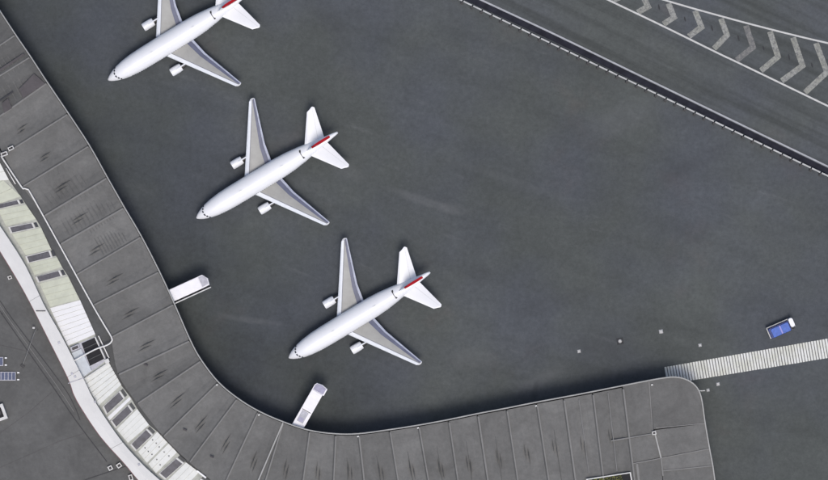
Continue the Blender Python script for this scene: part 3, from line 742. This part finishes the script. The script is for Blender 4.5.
# ------------------------------------------------------------------ passenger boarding bridges
def frame_pts(a_, b_, z):
    A, B = P(*a_, z), P(*b_, z); d = (B - A); L = d.length; return A, math.atan2(d.y, d.x), L
def bridge(a_, b_, W, label, kind):
    A, rz, L = frame_pts(a_, b_, 7.0)
    o = empty('boarding_bridge', (A.x, A.y, 0), rz, label, 'jet bridge', 'boarding bridges along the terminal')
    z0, z1 = 4.0, 6.7
    m = MB(); hood = 1.9
    m.box((L / 2 - hood / 2 - 1, 0, (z0 + z1) / 2), (L - hood + 2, W, z1 - z0)); m.build('tunnel', M['bridgewhite'], o)
    m = MB(); m.box((L / 2 - hood / 2 - 1, 0, z1 + .06), (L - hood + 2, W * 0.94, 0.12)); m.build('tunnel_roof', M['bridgewhite'], o)
    m = MB()
    n = 9 if kind == 1 else 8
    for k in range(n): m.box((-0.6 + (L - hood) * k / (n - 1), 0, z1 + 0.15), (0.08, W * 0.9, 0.05))
    m.build('roof_rib', M['bridgewhite'], o)
    # rotunda hood at the free end
    x0, x1 = L - hood, L
    if kind == 1:
        hp = [(x0, -W / 2), (x1 - 0.1, -W / 2 + .1), (x1 + .15, W * 0.05), (x1 - 0.75, W / 2), (x0, W / 2)]
        mt = 'bridgegrey'
    else:
        hp = [(x0, -W * 0.62), (x1 - .2, -W * 0.62), (x1 + .1, -W * .1), (x1 - .15, W * 0.40), (x1 - 0.7, W / 2), (x0, W / 2)]
        mt = 'lilac'
    m = MB(); m.prism([(x, y, z0 - .1) for x, y in hp], [(x, y, z1 - .1) for x, y in hp]); m.build('cabin', M['bridgewhite'], o)
    m = MB()
    cx = sum(p[0] for p in hp) / len(hp); cy = sum(p[1] for p in hp) / len(hp)
    q = [(cx + (x - cx) * 0.84, cy + (y - cy) * 0.84) for x, y in hp]
    m.prism([(x, y, z1 - .1) for x, y in q], [(x, y, z1 + .05) for x, y in q]); m.build('cabin_roof', M[mt], o)
    m = MB()
    for k in range(4): m.box((x0 + 0.35 + 0.4 * k, cy, z1 + .08), (0.1, W * 0.72, 0.08))
    m.build('bellows', M['lilac'] if kind == 2 else M['bridgegrey'], o)
    if kind == 1:
        m = MB(); m.box((L / 2 - 0.6, -W / 2 - 0.24, z1 - 0.9), (L + 1.0, 0.36, 0.1)); m.build('side_gap', M['post'], o)
        m = MB(); m.box((L / 2 - 0.5, -W / 2 - 0.55, z1 - 0.3), (L + 1.0, 0.24, 0.9)); m.build('service_walkway', M['frame'], o)
    else:
        m = MB(); m.box((2.3, 0.1, z1 + 0.2), (2.7, W * 0.58, 0.16)); m.build('roof_hatch', M['bridgegrey'], o)
        m = MB(); m.box((1.6, 0.1, z1 + 0.31), (0.9, W * 0.40, 0.06)); m.build('hatch_grille', M['lilac'], o)
        m = MB(); m.box((3.9, 0, z1 + 0.16), (0.12, W * 0.8, 0.1)); m.build('roof_joint', M['post'], o)
    for s_ in (-1, 1):
        m = MB()
        for k in range(6): m.box((1 + (L - hood - 1.5) * k / 5, s_ * (W / 2 + .02), 5.6), (0.9, 0.05, 0.9))
        m.build('side_windows', M['glass'], o)
    lg = MB(); lg.box((L - 3.4, 0, 2.1), (0.5, 0.5, 3.9)); lg.box((L - 3.4, 0, 3.9), (0.9, W * .9, .25)); lg.box((L - 3.4, 0, 0.7), (0.5, 2.6, 0.35)); lg.build('support_leg', M['frame'], o)
    for s_ in (-1, 1):
        m = MB(); m.tube([(L - 3.4, s_ * 1.0, .5), (L - 3.4, s_ * 1.35, .5)], .5, 14)
        m.build('wheel', M['rubber'], o)
    return o
bridge((170.5, 296), (207.2, 279.3), 2.85, 'white boarding bridge with dark side gap beside the straight left flank of the terminal', 1)
bridge((298, 426), (321.3, 385.2), 2.75, 'narrow white boarding bridge with lilac hood at the bend of the terminal', 2)

# ------------------------------------------------------------------ airliners
U = S
def airliner(label):
    o = empty('airliner', (0, 0, 0), 0, label, 'airliner', 'white airliners parked at the terminal')
    X0 = 82.0
    def lx(s_): return (s_ - X0) * U
    prof = [(0, .25, 2.55), (1.2, 1.6, 2.60), (3, 3.0, 2.68), (6, 4.7, 2.82), (10, 6.4, 2.98), (15, 8.0, 3.12), (22, 9.5, 3.24), (32, 10.7, 3.3), (44, 11.1, 3.32), (70, 11.2, 3.32), (98, 11.1, 3.34),
            (110, 10.4, 3.45), (122, 8.8, 3.68), (134, 6.6, 3.98), (146, 4.4, 4.28), (156, 2.7, 4.5), (162, 1.7, 4.6), (165, 1.0, 4.65)]
    prof = [(s_, r_ * .955, z) for s_, r_, z in prof]
    def prof_at(s_):
        for a_, b_ in zip(prof[:-1], prof[1:]):
            if a_[0] <= s_ <= b_[0]:
                t = (s_ - a_[0]) / (b_[0] - a_[0]); return a_[1] + (b_[1] - a_[1]) * t, a_[2] + (b_[2] - a_[2]) * t
    seg = 32; m = MB(); rings = []
    VS = 0.93
    for s_, r_, z in prof:
        rings.append([Vector((lx(s_), r_ * U * math.cos(2 * math.pi * k / seg), z + r_ * U * VS * math.sin(2 * math.pi * k / seg))) for k in range(seg)])
    m.loft(rings); m.build('fuselage', M['aircraft'], o, smooth=True)
    def skin(s_, t_, off=0.02):      # point on the fuselage top
        r_, z = prof_at(s_); r_ *= U; y = t_ * r_
        return Vector((lx(s_), y, z + VS * math.sqrt(max(0, r_ * r_ - y * y)) + off))
    # cockpit windows wrap round the nose
    for sg in (-1, 1):
        for (t0, t1, s0, s1) in ((0.10, 0.48, 8.4, 9.8), (0.54, 0.80, 9.2, 10.8), (0.84, 0.985, 10.6, 12.2)):
            v = []; n = 4
            for k in range(n + 1):
                t = t0 + (t1 - t0) * k / n; back = 2.6 * max(0, t - 0.3) * 0.6
                v.append(skin(s0 + back, sg * t, .03)); v.append(skin(s1 + back, sg * t, .03))
            obj('cockpit_window', v, [(2 * k, 2 * k + 1, 2 * k + 3, 2 * k + 2) for k in range(n)], M['glass'], o)
    # dark seam mark ahead of the fin
    v = []; n = 10
    for k in range(n + 1):
        t = -0.62 + 1.15 * k / n; bend = -2.6 * (t + 0.05) ** 2 * -1
        wdt = 0.9 if (k < 2 or k > n - 3) else 0.35
        v.append(skin(122.4 + bend * 1.2 - wdt, t, .03)); v.append(skin(122.4 + bend * 1.2 + wdt, t, .03))
    obj('antenna_fairing', v, [(2 * k, 2 * k + 1, 2 * k + 3, 2 * k + 2) for k in range(n)], M['post'], o)
    m = MB(); m.box(skin(52, 0, .12), (0.5, .07, .3)); m.box(skin(100, 0, .12), (0.6, .08, .35)); m.build('antenna', M['aircraft'], o)
    for sg in (-1, 1):       # doors and cabin windows on the flanks
        m = MB()
        for k in range(42):
            s_ = 24 + k * 2.35; r_, z = prof_at(s_); m.box((lx(s_), sg * (r_ * U * .992 + .004), z + 0.32), (.24, .04, .34))
        m.build('cabin_windows', M['glass'], o, kind='stuff')
    # wings
    for sg in (-1, 1):
        def sec(t_):        # (leading s, trailing s) at spanwise station
            le = 63.3 + (t_ - 11.5) * (105.3 - 63.3) / (72 - 11.5)
            te = (93.6 + (t_ - 10) * (97 - 93.6) / 18.0) if t_ < 28 else 97 + (t_ - 28) * (111.8 - 97) / (72 - 28)
            return le, te
        def zc(t_): return 2.15 + (t_ - 5) * U * 0.085
        def lwid(t_): return 5.0 + (3.2 - 5.0) * max(0, (t_ - 11)) / 61
        def twid(t_): return 7.2 + (2.8 - 7.2) * max(0, (t_ - 11)) / 61
        def pt(t_, s_, up):
            le, te = sec(t_); c = (s_ - le) / (te - le); c = min(max(c, 0), 1)
            th = 0.115 * (te - le) * U * (1.0 if t_ < 60 else 0.9)
            sh = 1.4845 * math.sqrt(c) - .63 * c - 1.758 * c * c + 1.4215 * c ** 3 - .5075 * c ** 4
            return Vector((lx(s_), sg * t_ * U, zc(t_) + (th * sh if up else -th * sh * .6)))
        ts = [6, 11, 20, 28, 40, 52, 62, 69, 72]
        def wloft(fr, name, mat, lift=0.0, label=None):
            m = MB(); rings = []
            for t_ in ts:
                s0, s1 = fr(t_); n = 6; ring = []
                for k in range(n + 1): ring.append(pt(t_, s0 + (s1 - s0) * k / n, True) + Vector((0, 0, lift)))
                for k in range(n, -1, -1): ring.append(pt(t_, s0 + (s1 - s0) * k / n, False) - Vector((0, 0, .01 + lift)))
                rings.append(ring)
            m.loft(rings); return m.build(name, mat, w_root, smooth=False, label=label)
        w_root = wloftroot = empty('wing', (0, 0, 0)); w_root.parent = o
        wloft(lambda t_: (sec(t_)[0], sec(t_)[0] + lwid(t_)), 'slat', M['slat'], .03)
        wloft(lambda t_: (sec(t_)[0] + lwid(t_) + .05, sec(t_)[0] + lwid(t_) + .75), 'slat_gap', M['slatgap'])
        wloft(lambda t_: (sec(t_)[0] + lwid(t_) + .8, max(sec(t_)[0] + lwid(t_) + .9, sec(t_)[1] - twid(t_) - .05)), 'wing_box', M['wing'])
        wloft(lambda t_: (max(sec(t_)[0] + lwid(t_) + .95, sec(t_)[1] - twid(t_)), sec(t_)[1] - twid(t_) * .36), 'flap', M['flap'], .01)
        wloft(lambda t_: (sec(t_)[1] - twid(t_) * .34, sec(t_)[1]), 'flap_edge', M['flapedge'], .0)
        # rounded tip
        m = MB(); le, te = sec(72); a1 = pt(72, le, True); b1 = pt(72, te, True)
        n = 6; up_, dn_ = [], []
        for k in range(n + 1):
            s_ = le + (te - le) * k / n; off = 1.5 * math.sin(math.pi * (0.15 + .75 * k / n)) * (0 if k in (0, n) else 1)
            q = pt(72, s_, True); up_.append(q); dn_.append(q + Vector((0.9 * U * (1 - k / n) * (k > 0), sg * off * U, -.05)))
        m.prism([v - Vector((0, 0, .1)) for v in up_ + dn_[::-1][1:-1]], up_ + dn_[::-1][1:-1]); m.build('wing_tip', M['tip'], w_root)
        for t_ in (20, 36, 50):       # flap track fairings
            le, te = sec(t_); zz = zc(t_) - .12
            m = MB(); m.tube([(lx(te - 8), sg * t_ * U, zz), (lx(te - 5), sg * t_ * U, zz - .12), (lx(te - 2), sg * t_ * U, zz - .1), (lx(te - .2), sg * t_ * U, zz + .02)], .2, 8, True, [.05, .2, .17, .04])
            m.build('flap_fairing', M['slat'], w_root, smooth=True)
        # engine
        en = empty('engine', (0, 0, 0)); en.parent = o
        ty = sg * 26.5 * U; ez = 1.62
        m = MB(); m.lathe_x([(lx(57.8), .80), (lx(57.4), .90), (lx(58), .96), (lx(60), 1.0), (lx(66), .99), (lx(69.2), .90), (lx(69.2), .80)], (0, ty, ez), 24); m.build('nacelle', M['aircraft'], en, smooth=False)
        m = MB(); m.lathe_x([(lx(69), .72), (lx(73), .6), (lx(77.5), .42), (lx(77.5), .1), (lx(80), .03)], (0, ty, ez), 16); m.build('exhaust_nozzle', M['exhaust'], en)
        m = MB(); m.lathe_x([(lx(58.2), .79), (lx(58.3), .25), (lx(57.6), .02)], (0, ty, ez), 24); m.build('fan', M['exhaust'], en)
        le, te = sec(26.5); top = zc(26.5)
        m = MB(); w2 = .13
        prf = [(lx(62), ez + .9), (lx(66), ez + 1.12), (lx(le + 1), top + .15), (lx(le + 14), top - .1), (lx(le + 4), ez + .3), (lx(66), ez + .5)]
        m.prism([(x, ty - w2, z) for x, z in prf], [(x, ty + w2, z) for x, z in prf]); m.build('pylon', M['slat'], en)
        # tailplane
        hs = empty('tailplane', (0, 0, 0)); hs.parent = o
        def hpt(t_, c, up):
            k_ = (t_ - 5) / 29.0
            le = 129.3 + (150.0 - 129.3) * k_; te = 151.5 + (158.3 - 151.5) * k_
            if t_ > 33.5: le += 3.0; te -= 0.8
            if t_ > 34.6: le += 1.8; te -= 1.2
            th = .085 * (te - le) * U
            sh = 1.4845 * math.sqrt(c) - .63 * c - 1.758 * c * c + 1.4215 * c ** 3 - .5075 * c ** 4
            return Vector((lx(le + (te - le) * c), sg * t_ * U, 4.25 + (t_ - 5) * U * .1 + (th * sh if up else -th * sh)))
        for nm, c0, c1, mt_ in (('stabiliser', 0, .70, 'aircraft'), ('elevator', .706, 1.0, 'aircraft')):
            m = MB(); rings = []
            for t_ in (2, 5, 15, 25, 31, 33, 34, 35):
                n = 6
                rings.append([hpt(t_, c0 + (c1 - c0) * k / n, True) for k in range(n + 1)] + [hpt(t_, c0 + (c1 - c0) * k / n, False) - Vector((0, 0, .01)) for k in range(n, -1, -1)])
            m.loft(rings); m.build(nm, M[mt_], hs)
        # main gear
        g = empty('main_gear', (0, 0, 0)); g.parent = o
        m = MB(); m.tube([(lx(88), sg * 2.6, 2.0), (lx(88), sg * 2.6, .6)], .14); m.build('strut', M['frame'], g)
        for q in (-.38, .38):
            m = MB(); m.tube([(lx(88), sg * 2.6 + q - .17, .58), (lx(88), sg * 2.6 + q + .17, .58)], .58, 16); m.build('wheel', M['rubber'], g)
    g = empty('nose_gear', (0, 0, 0)); g.parent = o
    m = MB(); m.tube([(lx(20), 0, 1.6), (lx(20), 0, .4)], .1); m.build('strut', M['frame'], g)
    for q in (-.25, .25):
        m = MB(); m.tube([(lx(20), q - .1, .4), (lx(20), q + .1, .4)], .4, 14); m.build('wheel', M['rubber'], g)
    # fin
    fin = empty('fin', (0, 0, 0)); fin.parent = o
    def fsec(z):
        k_ = (z - 4.3) / 5.2; return 126 + (138.2 - 126) * k_, 153.5 + (156.2 - 153.5) * k_, .30 - .02 * k_
    def fl(z0, z1, name, mat, extra=0):
        m = MB(); rings = []
        for z in (z0, (z0 + z1) / 2, z1):
            le, te, th = fsec(z); th += extra
            c_ = [(0, 0.35), (.04, .8), (.3, 1), (.6, 1), (.95, .9), (1, .8)] if extra else [(0, 0), (.08, .65), (.3, 1), (.6, .9), (.9, .7), (1, .55)]
            rings.append([Vector((lx(le + (te - le) * c), th * h_, z)) for c, h_ in c_] + [Vector((lx(le + (te - le) * c), -th * h_, z)) for c, h_ in c_[::-1][:-1]])
        m.loft(rings); m.build(name, mat, fin)
    fl(4.2, 8.0, 'fin_panel', M['aircraft']); fl(8.005, 9.5, 'fin_tip', M['red'], .02)
    return o
a0 = airliner('white twin engine airliner cut off by the top edge of the photo')
spots = [((107.8, 80.0), 31.6, None), ((196.2, 218.2), 31.2, 'white twin engine airliner in the middle of the diagonal row of three'),
         ((288.6, 358.2), 31.3, 'white twin engine airliner nearest the bend of the terminal, above the lilac hooded bridge')]
for k, ((nx, ny), an, lb) in enumerate(spots):
    o = a0 if k == 0 else copy_tree(a0)
    p = P(nx, ny, 3.0); d = Vector((math.cos(R(an)), math.sin(R(an)), 0)); c = p + d * 82 * U
    o.location = (c.x, c.y, 0); o.rotation_euler = (0, 0, R(an))
    if lb: o['label'] = lb
# ------------------------------------------------------------------ blue service truck
tr = empty('service_truck', P(780.6, 327.8, 0), R(23.5), 'small truck with white cab and blue covered load beside the striped crossing', 'truck')
L_, W_ = 6.3, 2.7
m = MB(); m.box((-.2, 0, .75), (5.9, 2.4, .3)); m.build('chassis', M['post'], tr)
m = MB(); m.box((-.55, 0.0, 1.0), (5.3, W_, .2)); m.box((-.55, W_ / 2 - .07, 1.45), (5.3, .14, .7)); m.box((-3.15, 0.1, 1.35), (.2, W_ - .6, .5)); m.build('load_bed', M['frame'], tr)
def rbox(mb, x0, x1, y0, y1, z0, z1, r=.18, top=.12):
    q = []
    for cx_, cy_, a0_ in ((x1 - r, y1 - r, 0), (x0 + r, y1 - r, 90), (x0 + r, y0 + r, 180), (x1 - r, y0 + r, 270)):
        for k in range(4): aa = R(a0_ + 30 * k); q.append((cx_ + r * math.cos(aa), cy_ + r * math.sin(aa)))
    cx_, cy_ = (x0 + x1) / 2, (y0 + y1) / 2
    rings = [[Vector((x, y, z0)) for x, y in q], [Vector((x, y, z1 - top)) for x, y in q], [Vector((cx_ + (x - cx_) * .95, cy_ + (y - cy_) * .92, z1)) for x, y in q]]
    mb.loft(rings)
m = MB(); rbox(m, -3.02, 2.0, -1.42, 1.02, 1.12, 2.35, .3); m.build('load_body', M['bluedark'], tr)
m = MB(); rbox(m, -2.5, -.42, -1.36, .74, 2.3, 2.62, .25); rbox(m, -.12, 1.8, -1.36, .74, 2.3, 2.62, .25); m.build('tarpaulin', M['blue'], tr)
m = MB(); m.box((-.27, -.28, 2.5), (.34, 1.95, .2)); m.build('strap', M['blueband'], tr)
m = MB(); rbox(m, 2.1, 3.15, -.85, 1.34, .6, 2.45, .42, .2); m.build('cab', M['aircraft'], tr)
m = MB(); m.add([(3.16, -1.0, 2.15), (3.16, 1.0, 2.15), (3.20, 1.05, 1.45), (3.20, -1.05, 1.45)], [(0, 1, 2, 3)]); m.build('windscreen', M['glass'], tr)
for s_ in (-1, 1):
    m = MB(); m.box((3.18, s_ * .85, .9), (.08, .3, .2)); m.build('headlight', M['lamp'], tr)
    m = MB(); m.box((2.9, s_ * 1.5, 1.8), (.1, .2, .35)); m.build('mirror', M['post'], tr)
    for x in (-2.0, 2.4):
        w_ = empty('wheel', (0, 0, 0)); w_.parent = tr
        m = MB(); m.tube([(x, s_ * 1.22 - .14, .46), (x, s_ * 1.22 + .14, .46)], .46, 18); m.build('tyre', M['rubber'], w_)
        m = MB(); m.tube([(x, s_ * 1.24 - .14, .46), (x, s_ * 1.24 + .14, .46)], .24, 12); m.build('rim', M['frame'], w_)
# ------------------------------------------------------------------ apron marker lights
mk = [(579, 351.3, .44, 'small white apron marker, leftmost of the row left of the crossing'), (620, 341.2, .50, 'apron marker in a dark square surround, second in the row left of the crossing'),
      (661, 331.6, .52, 'brightest square apron marker, straight above the left end of the crossing'), (700, 345.2, .42, 'small apron marker just above the striped crossing'),
      (708, 390.2, .40, 'small marker just right of the rounded terminal end, nearer the roof'), (718, 384.2, .44, 'small marker right of the rounded terminal end, close under the crossing'),]
for k, (x, y, r_, lb) in enumerate(mk):
    o = empty('apron_marker', P(x, y, 0), R(10), lb, 'ground marker', 'markers on the apron')
    m = MB(); m.box((0, 0, .03), (r_ * (3.0 if k == 1 else 1.7), r_ * (3.0 if k == 1 else 1.7), .06)); m.build('surround', M['slot'] if k == 1 else M['kerb'], o)
    m = MB(); m.tube([(0, 0, .05), (0, 0, .2)], r_ * .9, 10, True, [r_ * .9, r_ * .6]); m.build('lens', M['lamp'], o)
arm = MB(); arm.tube([P(697.5, 391, 13.2 + BZ), P(705, 390.7, 13.0 + BZ)], .11); arm.build('light_arm', M['frame'], T)
